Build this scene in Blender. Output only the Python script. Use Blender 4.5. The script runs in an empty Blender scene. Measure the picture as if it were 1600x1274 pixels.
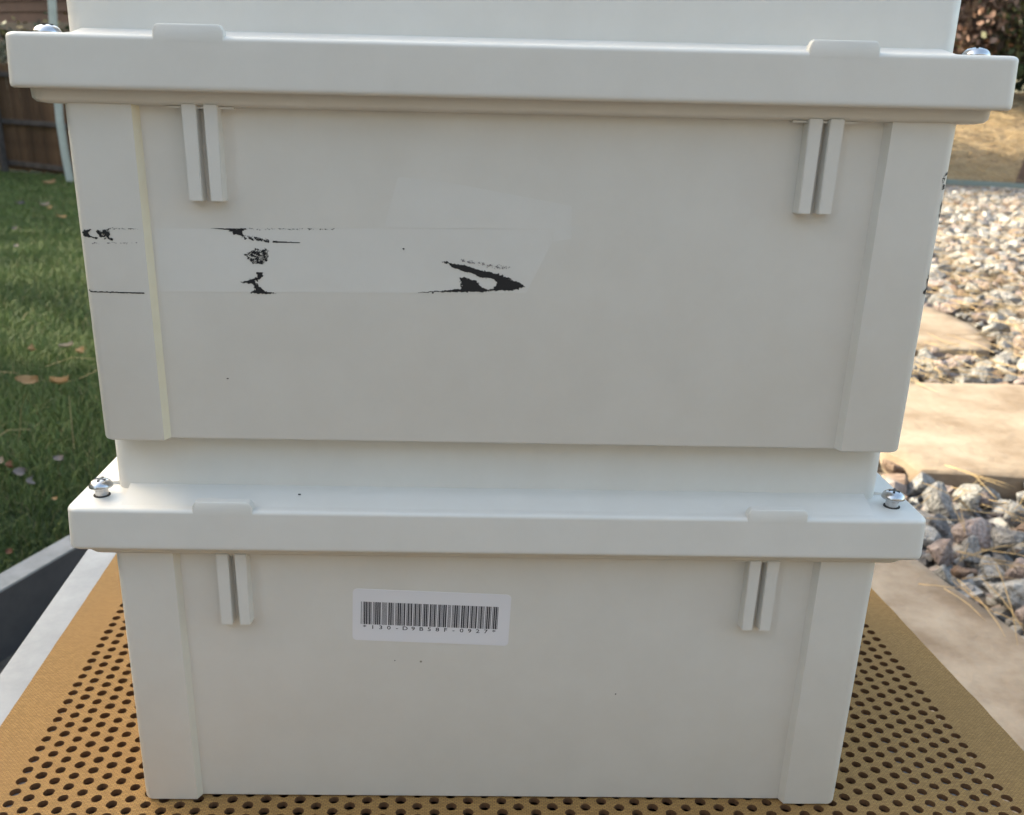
import bpy, bmesh, math, random
import numpy as np
from mathutils import Vector, Matrix, noise

S = bpy.context.scene
COL = S.collection
R = math.radians
rnd = random.Random(7)
npr = np.random.default_rng(11)

# ------------------------------------------------------------------ camera
def make_camera():
    yaw, pitch, roll = -0.0229, 0.3444, 0.0238
    cy, sy, cp, sp, cr, sr = math.cos(yaw), math.sin(yaw), math.cos(pitch), math.sin(pitch), math.cos(roll), math.sin(roll)
    right = Vector((cy, sy, 0)); fwd = Vector((-sy*cp, cy*cp, -sp)); down = fwd.cross(right)
    r2 = cr*right - sr*down; d2 = sr*right + cr*down
    cd = bpy.data.cameras.new('camera'); co = bpy.data.objects.new('camera', cd); COL.objects.link(co)
    m = Matrix((r2, -d2, -fwd)).transposed().to_4x4()
    m.translation = Vector((-0.0152, -0.4027, 0.3600)); co.matrix_world = m
    cd.sensor_width = 36.0; cd.lens = 1475.7/1600*36.0
    cd.shift_x = 0.0211; cd.shift_y = 0.0203
    cd.clip_start = 0.02; cd.clip_end = 900
    cd.dof.use_dof = True; cd.dof.focus_distance = 0.44; cd.dof.aperture_fstop = 20
    S.camera = co
make_camera()

# ------------------------------------------------------------------ light
SUN_DIR = Vector((-0.80, 0.30, 0.52)).normalized()
SUN_EL = math.asin(SUN_DIR.z)
SUN_ROT = math.atan2(SUN_DIR.x, SUN_DIR.y)
w = bpy.data.worlds.new('World'); S.world = w; w.use_nodes = True
wt = w.node_tree; bg = wt.nodes['Background']
sky = wt.nodes.new('ShaderNodeTexSky'); sky.sky_type = 'NISHITA'; sky.sun_disc = False
sky.sun_elevation = SUN_EL; sky.sun_rotation = SUN_ROT
sky.air_density = 1.0; sky.dust_density = 3.0; sky.ozone_density = 0.6
wt.links.new(sky.outputs[0], bg.inputs[0]); bg.inputs[1].default_value = 0.15
sd = bpy.data.lights.new('sun', 'SUN'); sd.energy = 2.5; sd.angle = R(0.53); sd.color = (1.0, 0.955, 0.885)
so = bpy.data.objects.new('sun', sd); COL.objects.link(so)
so.rotation_euler = SUN_DIR.to_track_quat('Z', 'Y').to_euler()
vs = S.view_settings
vs.view_transform = 'Standard'; vs.look = 'None'; vs.gamma = 1.0; vs.use_curve_mapping = False
vs.exposure = 2.16
vs.use_white_balance = True; vs.white_balance_temperature = 7650; vs.white_balance_tint = 3   # the camera was balanced for open shade

# ------------------------------------------------------------------ materials
def mat(name, base, rough=0.6, metal=0.0, var=0.0, scale=20.0, c2=None, bump=0.0, bscale=200.0, detail=6.0,
        objrand=None, spec=0.5, attr=None, stretch=None, bdist=0.002):
    m = bpy.data.materials.new(name); m.use_nodes = True
    nt = m.node_tree; b = nt.nodes['Principled BSDF']; N = nt.nodes.new; L = nt.links.new
    b.inputs['Roughness'].default_value = rough; b.inputs['Metallic'].default_value = metal
    b.inputs['Specular IOR Level'].default_value = spec
    b.inputs['Base Color'].default_value = (*base, 1)
    tc = N('ShaderNodeTexCoord'); mp = N('ShaderNodeMapping'); L(tc.outputs['Object'], mp.inputs[0])
    if stretch: mp.inputs['Scale'].default_value = stretch
    src = None
    if attr:
        a = N('ShaderNodeAttribute'); a.attribute_name = attr; src = a.outputs['Color']
    if c2 is not None:
        n = N('ShaderNodeTexNoise'); n.inputs['Scale'].default_value = scale; n.inputs['Detail'].default_value = detail
        n.inputs['Roughness'].default_value = 0.65
        L(mp.outputs[0], n.inputs['Vector'])
        r = N('ShaderNodeValToRGB'); r.color_ramp.elements[0].position = 0.36; r.color_ramp.elements[1].position = 0.64
        r.color_ramp.elements[0].color = (*base, 1); r.color_ramp.elements[1].color = (*c2, 1)
        L(n.outputs[0], r.inputs[0]); src = r.outputs[0]
    if objrand:
        oi = N('ShaderNodeObjectInfo'); hv = N('ShaderNodeHueSaturation')
        mr = N('ShaderNodeMapRange'); mr.inputs[3].default_value = 1-objrand; mr.inputs[4].default_value = 1+objrand
        L(oi.outputs['Random'], mr.inputs[0]); L(mr.outputs[0], hv.inputs['Value'])
        if src: L(src, hv.inputs['Color'])
        else: hv.inputs['Color'].default_value = (*base, 1)
        src = hv.outputs[0]
    if src: L(src, b.inputs['Base Color'])
    if bump > 0:
        n2 = N('ShaderNodeTexNoise'); n2.inputs['Scale'].default_value = bscale; n2.inputs['Detail'].default_value = 5
        L(mp.outputs[0], n2.inputs['Vector'])
        bp = N('ShaderNodeBump'); bp.inputs['Strength'].default_value = bump; bp.inputs['Distance'].default_value = bdist
        L(n2.outputs[0], bp.inputs['Height']); L(bp.outputs[0], b.inputs['Normal'])
    return m

def plastic():
    m = mat('grey_plastic', (0.70, 0.675, 0.628), rough=0.42, c2=(0.725, 0.703, 0.658), scale=35, bump=0.10, bscale=2200, bdist=0.0004)
    nt = m.node_tree; b = nt.nodes['Principled BSDF']; N = nt.nodes.new; L = nt.links.new
    old = b.inputs['Base Color'].links[0].from_socket
    tc = N('ShaderNodeTexCoord')
    # tiny dirt specks
    v = N('ShaderNodeTexVoronoi'); v.inputs['Scale'].default_value = 42; L(tc.outputs['Object'], v.inputs['Vector'])
    nz = N('ShaderNodeTexWhiteNoise'); L(v.outputs['Position'], nz.inputs['Vector'])
    lt = N('ShaderNodeMath'); lt.operation = 'LESS_THAN'; L(v.outputs['Distance'], lt.inputs[0]); lt.inputs[1].default_value = 0.03
    g = N('ShaderNodeMath'); g.operation = 'GREATER_THAN'; L(nz.outputs['Value'], g.inputs[0]); g.inputs[1].default_value = 0.93
    mu = N('ShaderNodeMath'); mu.operation = 'MULTIPLY'; L(lt.outputs[0], mu.inputs[0]); L(g.outputs[0], mu.inputs[1])
    mu2 = N('ShaderNodeMath'); mu2.operation = 'MULTIPLY'; L(mu.outputs[0], mu2.inputs[0]); mu2.inputs[1].default_value = 0.75
    # faint yellow-brown grime patches
    n = N('ShaderNodeTexNoise'); n.inputs['Scale'].default_value = 14; n.inputs['Detail'].default_value = 8; L(tc.outputs['Object'], n.inputs['Vector'])
    rr = N('ShaderNodeMapRange'); rr.inputs[1].default_value = 0.55; rr.inputs[2].default_value = 0.8; rr.inputs[4].default_value = 0.2
    L(n.outputs[0], rr.inputs[0])
    mx = N('ShaderNodeMixRGB'); L(rr.outputs[0], mx.inputs[0]); L(old, mx.inputs[1]); mx.inputs[2].default_value = (0.60, 0.56, 0.48, 1)
    mx2 = N('ShaderNodeMixRGB'); L(mu2.outputs[0], mx2.inputs[0]); L(mx.outputs[0], mx2.inputs[1]); mx2.inputs[2].default_value = (0.12, 0.09, 0.06, 1)
    L(mx2.outputs[0], b.inputs['Base Color'])
    sc = N('ShaderNodeMapping'); sc.inputs['Scale'].default_value = (9, 9, 60); sc.inputs['Rotation'].default_value = (0, .35, 0); L(tc.outputs['Object'], sc.inputs[0])
    ns = N('ShaderNodeTexNoise'); ns.inputs['Scale'].default_value = 2.2; ns.inputs['Detail'].default_value = 9; L(sc.outputs[0], ns.inputs['Vector'])
    ro = N('ShaderNodeMapRange'); ro.inputs[1].default_value = .35; ro.inputs[2].default_value = .7; ro.inputs[3].default_value = .33; ro.inputs[4].default_value = .52
    L(ns.outputs[0], ro.inputs[0]); L(ro.outputs[0], b.inputs['Roughness'])
    return m

def weave():
    m = mat('tan_weave', (0.50, 0.335, 0.13), rough=0.85)
    nt = m.node_tree; b = nt.nodes['Principled BSDF']; N = nt.nodes.new; L = nt.links.new
    tc = N('ShaderNodeTexCoord'); mp = N('ShaderNodeMapping'); L(tc.outputs['Object'], mp.inputs[0])
    br = N('ShaderNodeTexBrick'); br.inputs['Scale'].default_value = 1.0
    br.inputs['Brick Width'].default_value = 0.0024; br.inputs['Row Height'].default_value = 0.0011; br.inputs['Mortar Size'].default_value = 0.00022
    br.inputs['Mortar Smooth'].default_value = 0.6
    br.inputs['Color1'].default_value = (0.44, 0.243, 0.074, 1); br.inputs['Color2'].default_value = (0.33, 0.175, 0.05, 1)
    br.inputs['Mortar'].default_value = (0.17, 0.095, 0.035, 1)
    L(mp.outputs[0], br.inputs['Vector'])
    n = N('ShaderNodeTexNoise'); n.inputs['Scale'].default_value = 9; n.inputs['Detail'].default_value = 8; L(tc.outputs['Object'], n.inputs['Vector'])
    rr = N('ShaderNodeMapRange'); rr.inputs[1].default_value = 0.42; rr.inputs[2].default_value = 0.75; rr.inputs[4].default_value = 0.5
    L(n.outputs[0], rr.inputs[0])
    mx = N('ShaderNodeMixRGB'); L(rr.outputs[0], mx.inputs[0]); L(br.outputs[0], mx.inputs[1]); mx.inputs[2].default_value = (0.31, 0.165, 0.055, 1)
    L(mx.outputs[0], b.inputs['Base Color'])
    bp = N('ShaderNodeBump'); bp.inputs['Strength'].default_value = 0.6; bp.inputs['Distance'].default_value = 0.0004; bp.invert = True
    L(br.outputs['Fac'], bp.inputs['Height']); L(bp.outputs[0], b.inputs['Normal'])
    return m

M = {}
M['plastic'] = plastic()
M['yellowed_bounce'] = mat('yellowed_bounce_plastic', (0.74, 0.68, 0.52), rough=0.5, c2=(0.77, 0.72, 0.57), scale=60)  # aged plastic plus warm bounce from the sunlit yard, both in the colour
M['chrome'] = mat('polished_steel', (0.55, 0.55, 0.56), rough=0.27, metal=1.0)
M['slot'] = mat('screw_slot', (0.03, 0.03, 0.032), rough=0.4, metal=0.6)
M['dark'] = mat('dark_gap', (0.03, 0.027, 0.025), rough=0.9)
M['ink'] = mat('black_ink', (0.012, 0.013, 0.016), rough=0.5)
M['inkgrey'] = mat('grey_smudge', (0.22, 0.20, 0.205), rough=0.6)
M['residue'] = mat('clean_patch', (0.704, 0.683, 0.642), rough=0.42, c2=(0.729, 0.711, 0.673), scale=30, bump=0.1, bscale=2200, bdist=0.0004)
M['paper'] = mat('label_paper', (0.78, 0.765, 0.79), rough=0.55)
M['print'] = mat('label_print', (0.03, 0.03, 0.04), rough=0.5)
M['weave'] = weave()
M['holewall'] = mat('mat_edge', (0.16, 0.075, 0.03), rough=0.9)
M['under'] = mat('brown_board', (0.045, 0.022, 0.012), rough=0.9, c2=(0.07, 0.03, 0.015), scale=40)
M['table'] = mat('grey_table', (0.25, 0.262, 0.278), rough=0.6, c2=(0.335, 0.347, 0.363), scale=18, bump=0.2, bscale=150)
M['lawnsoil'] = mat('lawn_soil', (0.03, 0.045, 0.016), rough=1.0, c2=(0.05, 0.065, 0.026), scale=14)
M['grass'] = mat('grass_blade', (0.03, 0.07, 0.02), rough=0.7, spec=.25, attr='tint')
M['gravelbed'] = mat('gravel_dust', (0.06, 0.045, 0.033), rough=1.0, c2=(0.17, 0.14, 0.11), scale=30, bump=0.8, bscale=60, bdist=0.01)
M['mulch'] = mat('dry_mulch', (0.12, 0.078, 0.045), rough=1.0, c2=(0.36, 0.26, 0.15), scale=7, bump=1.0, bscale=25, bdist=0.03, detail=10)
M['sand'] = mat('sandstone', (0.20, 0.142, 0.094), rough=0.9, c2=(0.35, 0.28, 0.21), scale=7, bump=0.8, bscale=50, bdist=0.004, detail=9)
M['sand2'] = mat('sandstone_rust', (0.19, 0.132, 0.086), rough=0.9, c2=(0.33, 0.265, 0.20), scale=4.5, bump=0.9, bscale=40, bdist=0.004, detail=9)
ROCK = {
 'grey': mat('grey_granite', (0.14, 0.135, 0.135), rough=0.85, c2=(0.31, 0.30, 0.295), scale=55, bump=0.5, bscale=90, bdist=0.004, detail=9, objrand=0.18),
 'pink': mat('pink_granite', (0.20, 0.158, 0.143), rough=0.85, c2=(0.34, 0.29, 0.27), scale=45, bump=0.5, bscale=90, bdist=0.004, detail=9, objrand=0.15),
 'pale': mat('pale_granite', (0.25, 0.24, 0.225), rough=0.85, c2=(0.50, 0.48, 0.455), scale=60, bump=0.5, bscale=90, bdist=0.004, detail=9, objrand=0.12),
 'brown': mat('brown_granite', (0.17, 0.11, 0.08), rough=0.85, c2=(0.31, 0.22, 0.165), scale=45, bump=0.5, bscale=90, bdist=0.004, detail=9, objrand=0.15),
 'dark': mat('dark_granite', (0.10, 0.10, 0.105), rough=0.85, c2=(0.24, 0.235, 0.24), scale=50, bump=0.5, bscale=90, bdist=0.004, detail=9, objrand=0.15),
}
ROCK1 = {}
for k_, a_, b_ in (('grey', (.15, .145, .145), (.37, .36, .35)), ('pink', (.22, .165, .15), (.43, .355, .33)), ('pale', (.23, .22, .205), (.52, .50, .475)), ('brown', (.17, .11, .08), (.33, .235, .18)), ('dark', (.095, .095, .10), (.25, .245, .25))):
    ROCK1[k_] = mat('river_rock_'+k_, a_, rough=.85, c2=b_, scale=5.5, bump=.7, bscale=11, bdist=.05, detail=12, objrand=.15, spec=.3)
M['needle'] = mat('dry_needle', (0.42, 0.29, 0.14), rough=0.7, objrand=0.3)
M['needle2'] = mat('needle_litter', (0.34, 0.24, 0.13), rough=0.8, c2=(0.46, 0.35, 0.21), scale=3)
M['leaf'] = mat('dry_leaf', (0.38, 0.21, 0.09), rough=0.8, c2=(0.48, 0.30, 0.15), scale=60, objrand=0.25)
M['leafpale'] = mat('pale_leaf', (0.32, 0.25, 0.18), rough=0.8, objrand=0.2)
M['leafgrey'] = mat('grey_leaf', (0.15, 0.125, 0.115), rough=0.95, spec=.05, objrand=0.2)
M['leafred'] = mat('red_leaf', (0.20, 0.085, 0.045), rough=0.9, objrand=0.2)
M['curbface'] = mat('charcoal_board', (0.035, 0.032, 0.034), rough=0.8, c2=(0.05, 0.046, 0.048), scale=14)
M['curbcap'] = mat('grey_cap', (0.19, 0.19, 0.19), rough=0.85, c2=(0.25, 0.25, 0.25), scale=30)
M['fence'] = mat('brown_fence_wood', (0.085, 0.042, 0.022), rough=0.9, c2=(0.20, 0.11, 0.058), scale=6, stretch=(4, 4, 0.5), objrand=0.35)
M['rail'] = mat('weathered_rail', (0.075, 0.06, 0.055), rough=0.9, c2=(0.13, 0.105, 0.095), scale=6)
M['post'] = mat('galvanised_post', (0.54, 0.525, 0.46), rough=0.85, c2=(0.60, 0.585, 0.52), scale=12, spec=.2)
M['siding'] = mat('maroon_siding', (0.05, 0.024, 0.02), rough=0.8, c2=(0.072, 0.036, 0.03), scale=3, objrand=0.12)
M['trim'] = mat('brown_trim', (0.10, 0.08, 0.07), rough=0.8)
M['roof'] = mat('roof_shingle', (0.10, 0.085, 0.075), rough=0.9)
M['glass'] = mat('window_glass', (0.03, 0.035, 0.04), rough=0.05)
M['siding2'] = mat('sky_block_siding', (0.24, 0.23, 0.215), rough=0.8)
M['stucco'] = mat('beige_stucco', (0.36, 0.31, 0.25), rough=0.9)
M['bark'] = mat('brown_bark', (0.075, 0.05, 0.042), rough=0.95, c2=(0.13, 0.09, 0.075), scale=14, stretch=(3, 3, 0.7), bump=0.8, bscale=30, bdist=0.02)
M['twig'] = mat('bare_twig', (0.20, 0.14, 0.10), rough=0.9)
M['twigpale'] = mat('pale_twig', (0.40, 0.36, 0.27), rough=0.9)
M['foliage'] = mat('leaf_tinted', (0.05, 0.08, 0.03), rough=0.6, attr='tint')
M['steel'] = mat('steel_edging', (0.25, 0.30, 0.28), rough=0.5, metal=0.4)
M['ground'] = mat('far_soil', (0.11, 0.09, 0.055), rough=1.0, c2=(0.17, 0.14, 0.09), scale=1.2)

# ------------------------------------------------------------------ helpers
def obj(name, me, m=None, parent=None, loc=(0, 0, 0), smooth=None):
    if isinstance(me, bmesh.types.BMesh):
        bm = me; me = bpy.data.meshes.new(name); bm.normal_update(); bm.to_mesh(me); bm.free()
    if m is not None:
        for mm in (m if isinstance(m, (list, tuple)) else [m]): me.materials.append(mm)
    if smooth is not None:
        me.polygons.foreach_set('use_smooth', [True]*len(me.polygons)); me.set_sharp_from_angle(angle=R(smooth))
    o = bpy.data.objects.new(name, me); COL.objects.link(o); o.location = loc
    if parent: o.parent = parent
    return o
def tag(o, label, cat, group=None):
    o['label'] = label; o['category'] = cat
    if group: o['group'] = group
    return o
def struct(o): o['kind'] = 'structure'; return o
def stuff(o, label=None, cat=None):
    o['kind'] = 'stuff'
    if label: o['label'] = label; o['category'] = cat
    return o
def thing(name, label, cat, loc=(0, 0, 0), rz=0, group=None):
    o = bpy.data.objects.new(name, None); COL.objects.link(o); o.location = loc; o.rotation_euler = (0, 0, rz)
    o.empty_display_size = 0.05
    return tag(o, label, cat, group)
def copy_tree(o, parent=None):
    c = o.copy(); COL.objects.link(c)
    if parent: c.parent = parent
    for ch in list(o.children): copy_tree(ch, c)
    return c
def mesh(name, verts, faces):
    me = bpy.data.meshes.new(name); me.from_pydata(verts, [], faces); me.update(); return me
def box_bm(x0, x1, y0, y1, z0, z1, bevel=0.0, seg=2, bm=None):
    own = bm is None
    b = bmesh.new()
    v = [b.verts.new((x, y, z)) for x in (x0, x1) for y in (y0, y1) for z in (z0, z1)]
    for f in ((0, 1, 3, 2), (4, 6, 7, 5), (0, 4, 5, 1), (2, 3, 7, 6), (0, 2, 6, 4), (1, 5, 7, 3)): b.faces.new([v[i] for i in f])
    bmesh.ops.recalc_face_normals(b, faces=b.faces)
    if bevel: bmesh.ops.bevel(b, geom=b.edges[:], offset=bevel, segments=seg, affect='EDGES', profile=0.5)
    if own: return b
    merge(bm, b); return bm
def merge(bm, b):
    me = bpy.data.meshes.new('tmp'); b.to_mesh(me); b.free(); bm.from_mesh(me); bpy.data.meshes.remove(me)
def rrect(hx0, hx1, y0, y1, r, n=5):
    pts = []
    for cx, cy, a0 in ((hx1-r, y1-r, 0), (hx0+r, y1-r, 90), (hx0+r, y0+r, 180), (hx1-r, y0+r, 270)):
        for k in range(n+1):
            a = R(a0+90*k/n); pts.append((cx+r*math.cos(a), cy+r*math.sin(a)))
    return pts
def loft(rings, cap0=True, cap1=True, bm=None):
    b = bm or bmesh.new()
    vr = [[b.verts.new(p) for p in ring] for ring in rings]
    n = len(vr[0])
    for a, c in zip(vr[:-1], vr[1:]):
        for i in range(n):
            j = (i+1) % n; b.faces.new((a[i], a[j], c[j], c[i]))
    if cap0: b.faces.new(vr[0][::-1])
    if cap1: b.faces.new(vr[-1])
    return b
def ring(pts, z): return [(x, y, z) for x, y in pts]
def tube(bm, pts, rads, n=6, cap=True):
    P = [Vector(p) for p in pts]; rings = []
    for i, p in enumerate(P):
        t = (P[min(i+1, len(P)-1)]-P[max(i-1, 0)]).normalized()
        u = t.cross(Vector((0, 0, 1)))
        if u.length < 1e-3: u = t.cross(Vector((1, 0, 0)))
        u.normalize(); v = t.cross(u)
        r = rads[i] if hasattr(rads, '__len__') else rads
        rings.append([bm.verts.new(p+(u*math.cos(2*math.pi*k/n)+v*math.sin(2*math.pi*k/n))*r) for k in range(n)])
    for a, c in zip(rings[:-1], rings[1:]):
        for i in range(n):
            j = (i+1) % n; bm.faces.new((a[i], c[i], c[j], a[j]))
    if cap: bm.faces.new(rings[0]); bm.faces.new(rings[-1][::-1])
    return bm
def lathe(prof, n=24):
    return loft([[(r*math.cos(2*math.pi*k/n), r*math.sin(2*math.pi*k/n), z) for k in range(n)] for r, z in prof])

# ------------------------------------------------------------------ terrain
def smooth(t): t = min(1, max(0, t)); return t*t*(3-2*t)
def lawn_h(y): return -0.345-0.055*(min(max(y, -4), 22)-1.0)
def right_h(y):
    if y < 9.55: return -0.46
    return -0.45+0.95*smooth((y-9.6)/5.4)
CURB0 = Vector((-0.71, 0.85)); CURBD = Vector((0.35, 0.937)).normalized(); CURBN = Vector((-CURBD.y, CURBD.x))
def curb_side(x, y): return (Vector((x, y))-CURB0).dot(CURBN)          # > 0 on the lawn side
def ground_h(x, y):
    t = smooth(curb_side(x, y)/(0.25+0.10*max(y, 0)))
    if y < 0.6: t = 1.0 if curb_side(x, y) > 0 else 0.0
    return lawn_h(y)*t+right_h(y)*(1-t) if curb_side(x, y) > 0 else right_h(y)

def terrain_sheet(name, us, vs_, fn, m):
    verts = [fn(u, v) for v in vs_ for u in us]; n = len(us)
    faces = [(j*n+i, j*n+i+1, (j+1)*n+i+1, (j+1)*n+i) for j in range(len(vs_)-1) for i in range(n-1)]
    o = obj(name, mesh(name, verts, faces), m, smooth=60); struct(o); return o
def along(s, d):                                                      # s along the lawn border, d away from it on the lawn side
    p = CURB0+CURBD*s+CURBN*d; return p
ss = [-60, -30, -12, -6, -3, -1.5, 0, .5, 1, 1.5, 2, 3, 4, 5, 6, 8, 10, 12, 14, 16, 18, 20, 25, 35, 60]
dl = [0.012, .1, .2, .3, .45, .6, .8, 1, 1.5, 2, 3, 4, 5, 6, 8, 10, 14, 20, 40, 80]
def lawn_pt(d, s):
    p = along(s, d); return (p.x, p.y, ground_h(p.x, p.y))
terrain_sheet('lawn', dl, ss, lawn_pt, M['lawnsoil'])
dr = [-80, -40, -20, -12, -8, -6, -5, -4, -3, -2.4, -2, -1.6, -1.2, -.8, -.4, 0]
def right_pt(d, s):
    p = along(s, d-0.002); return (p.x, p.y, -0.46 if p.y < 9.55 else -0.48)
terrain_sheet('gravel_bed', dr, ss, right_pt, M['gravelbed'])
def berm_pt(x, y):
    return (x, y, right_h(y)+0.03*noise.noise(Vector((x*1.3, y*1.3, 0))) + (0.0 if y > 9.7 else -0.0))
terrain_sheet('mulch_slope', [1.5, 2, 3, 3.5, 4, 4.5, 5, 5.5, 6, 6.5, 7, 8, 10, 14, 20, 40], [9.62, 9.9, 10.3, 10.8, 11.3, 11.8, 12.3, 13, 14, 15, 18, 25, 60], berm_pt, M['mulch'])
struct(obj('ground', mesh('ground', [(-400, -400, -2.2), (400, -400, -2.2), (400, 500, -2.2), (-400, 500, -2.2)], [(0, 1, 2, 3)]), M['ground']))

# ------------------------------------------------------------------ buildings
def neighbour_house():
    t = thing('neighbor_house', 'maroon house with lap siding standing behind the brown picket fence', 'house', (-10.0, 24.0, -1.6), R(-22))
    bm = box_bm(-11, 9, 0.05, 7, 0, 5.2); obj('wall', bm, M['siding'], t)
    bme = bpy.data.meshes.new('siding_board'); b = bmesh.new()
    v = [b.verts.new(p) for p in ((-11, 0.045, 0), (9, 0.045, 0), (9, -0.012, 0), (-11, -0.012, 0), (-11, 0.045, .235), (9, 0.045, .235), (9, 0.026, .235), (-11, 0.026, .235))]
    for f in ((0, 1, 2, 3), (3, 2, 6, 7), (7, 6, 5, 4), (0, 3, 7, 4), (1, 5, 6, 2)): b.faces.new([v[i] for i in f])
    b.to_mesh(bme); b.free()
    for k in range(20):
        o = obj('siding_board', bme, None if bme.materials else M['siding'], t, (0, 0, 0.15+k*0.236))
    obj('belt_trim', box_bm(-11, 9, -0.05, 0.044, 3.02, 3.22, .01, 1), M['trim'], t)
    r = bmesh.new()
    v = [r.verts.new(p) for p in ((-11.6, -.7, 5.05), (9.6, -.7, 5.05), (9.6, 3.5, 6.9), (-11.6, 3.5, 6.9), (9.6, 7.7, 5.05), (-11.6, 7.7, 5.05), (-11.6, -.7, 4.9), (9.6, -.7, 4.9), (9.6, 7.7, 4.9), (-11.6, 7.7, 4.9))]
    for f in ((0, 1, 2, 3), (3, 2, 4, 5), (6, 7, 1, 0), (5, 4, 8, 9), (6, 9, 8, 7), (0, 3, 5, 9, 6), (1, 7, 8, 4, 2)): r.faces.new([v[i] for i in f])
    obj('roof', r, M['roof'], t)
neighbour_house()

def add_shade_house():  # out-of-view house, added and placed to cast the shade over the table
    t = thing('shade_house', 'unseen beige two-storey house added beyond the left edge to shade the table', 'house', (-10.5, 5.65, -0.35), 0)
    obj('wall', box_bm(-8, 0, -16, 0, 0, 8.2), M['stucco'], t)
    obj('sky_block_wall', box_bm(7.0, 24, -18, -10.6, 0, 4.0), M['siding2'], t)  # added behind the camera to keep low sky off the box fronts
    r = bmesh.new()
    v = [r.verts.new(p) for p in ((-8.4, -16.4, 8.25), (.0, -16.4, 8.25), (.0, 0, 8.25), (-8.4, 0, 8.25), (-4.2, -16.4, 10.2), (-4.2, 0, 10.2))]
    for f in ((0, 3, 2, 1), (0, 1, 4), (2, 3, 5), (1, 2, 5, 4), (3, 0, 4, 5)): r.faces.new([v[i] for i in f])
    obj('roof', r, M['roof'], t)
    for y in (-13, -9.5, -6, -2.6):
        for z in (1.2, 4.9):
            f = obj('window', box_bm(.003, .06, y-.7, y+.7, z, z+1.4, .01, 1), M['trim'], t)
            obj('pane', box_bm(.05, .066, y-.6, y+.6, z+.1, z+1.3), M['glass'], f)
add_shade_house()

# ------------------------------------------------------------------ vegetation helpers
def leaf_cloud(name, centers, size, cols, parent, m=None, aspect=0.6):
    n = len(centers); c = np.asarray(centers)
    a = npr.normal(size=(n, 3)); a /= np.linalg.norm(a, axis=1)[:, None]
    b = npr.normal(size=(n, 3)); b -= (b*a).sum(1)[:, None]*a; b /= np.linalg.norm(b, axis=1)[:, None]
    s = (size*npr.uniform(.6, 1.4, n))[:, None]
    V = np.stack([c-a*s, c+b*s*aspect, c+a*s, c-b*s*aspect], 1).reshape(-1, 3)
    me = bpy.data.meshes.new(name); me.vertices.add(4*n); me.vertices.foreach_set('co', V.ravel())
    me.loops.add(4*n); me.loops.foreach_set('vertex_index', np.arange(4*n))
    me.polygons.add(n); me.polygons.foreach_set('loop_start', np.arange(0, 4*n, 4)); me.update(calc_edges=True)
    at = me.attributes.new('tint', 'FLOAT_COLOR', 'POINT')
    cc = np.asarray(cols)[npr.integers(0, len(cols), n)]*npr.uniform(.75, 1.25, (n, 1))
    cc = np.concatenate([np.repeat(cc, 4, 0), np.ones((4*n, 1))], 1); at.data.foreach_set('color', cc.ravel())
    return obj(name, me, m or M['foliage'], parent)
def ellipsoid_pts(n, c, r, hollow=0.5, clumps=24, spread=0.28):
    cl = npr.normal(size=(clumps, 3)); cl /= np.linalg.norm(cl, axis=1)[:, None]
    cl *= npr.uniform(hollow, 1.0, (clumps, 1))
    k = npr.integers(0, clumps, n); p = cl[k]+npr.normal(size=(n, 3))*spread
    return p*np.asarray(r)+np.asarray(c)
def tree(label, x, y, h, r, cols, n, size, name='tree', group=None, trunk_r=.14, base=0.12):
    z0 = ground_h(x, y) if y < 9.6 or x < 1.5 else right_h(y)
    t = thing(name, label, 'tree', (x, y, z0), 0, group)
    b = bmesh.new(); tube(b, [(0, 0, -.1), (.03, 0, h*.3), (-.02, .03, h*.6), (0, 0, h*.92)], [trunk_r, trunk_r*.8, trunk_r*.5, .02], 8)
    for k in range(7):
        a = k*2.4; z = h*(.25+.08*k); tube(b, [(0, 0, z), (math.cos(a)*r*.4, math.sin(a)*r*.4, z+.25), (math.cos(a)*r*.75, math.sin(a)*r*.75, z+.6)], [trunk_r*.4, trunk_r*.25, .015], 5)
    obj('trunk', b, M['bark'], t, smooth=60)
    leaf_cloud('crown', ellipsoid_pts(n, (0, 0, h*(.5+base/2)), (r, r, h*(.5-base/2)), .25, 60, .2), size, cols, t)
    return t
EVG = [(.02, .04, .018), (.03, .055, .022), (.04, .065, .028)]
for i, (x, y, h) in enumerate(((-12.0, 6.6, 6.1), (-12.3, 8.6, 6.0), (-12.5, 10.7, 6.0), (-12.6, 12.8, 5.6), (-13, 15.0, 5.2), (-13.6, 17.4, 7.2), (-13.2, 19.8, 7.2))):  # out-of-view row, added and sized to shade the lawn and fence
    tree(('first', 'second', 'third', 'fourth', 'fifth', 'sixth', 'seventh')[i]+' dense evergreen from the house in the unseen row added to shade the lawn', x, y, h+.3, 1.75, EVG, 5200, .17, 'evergreen_tree', 'unseen evergreens added along the left side of the lawn', base=0.02)
for i, (x, y, h) in enumerate(((4, 22, 6), (8.5, 21, 7), (10.6, 18.6, 6.5), (12.5, 19, 6), (16.5, 18, 6), (21, 17, 6))):
    tree('dark evergreen standing behind the shrubs at the top of the mulch slope', x, y, h, 2.4, EVG, 3500, .22, 'evergreen_tree', 'evergreens behind the mulch slope', base=0.02)

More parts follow.
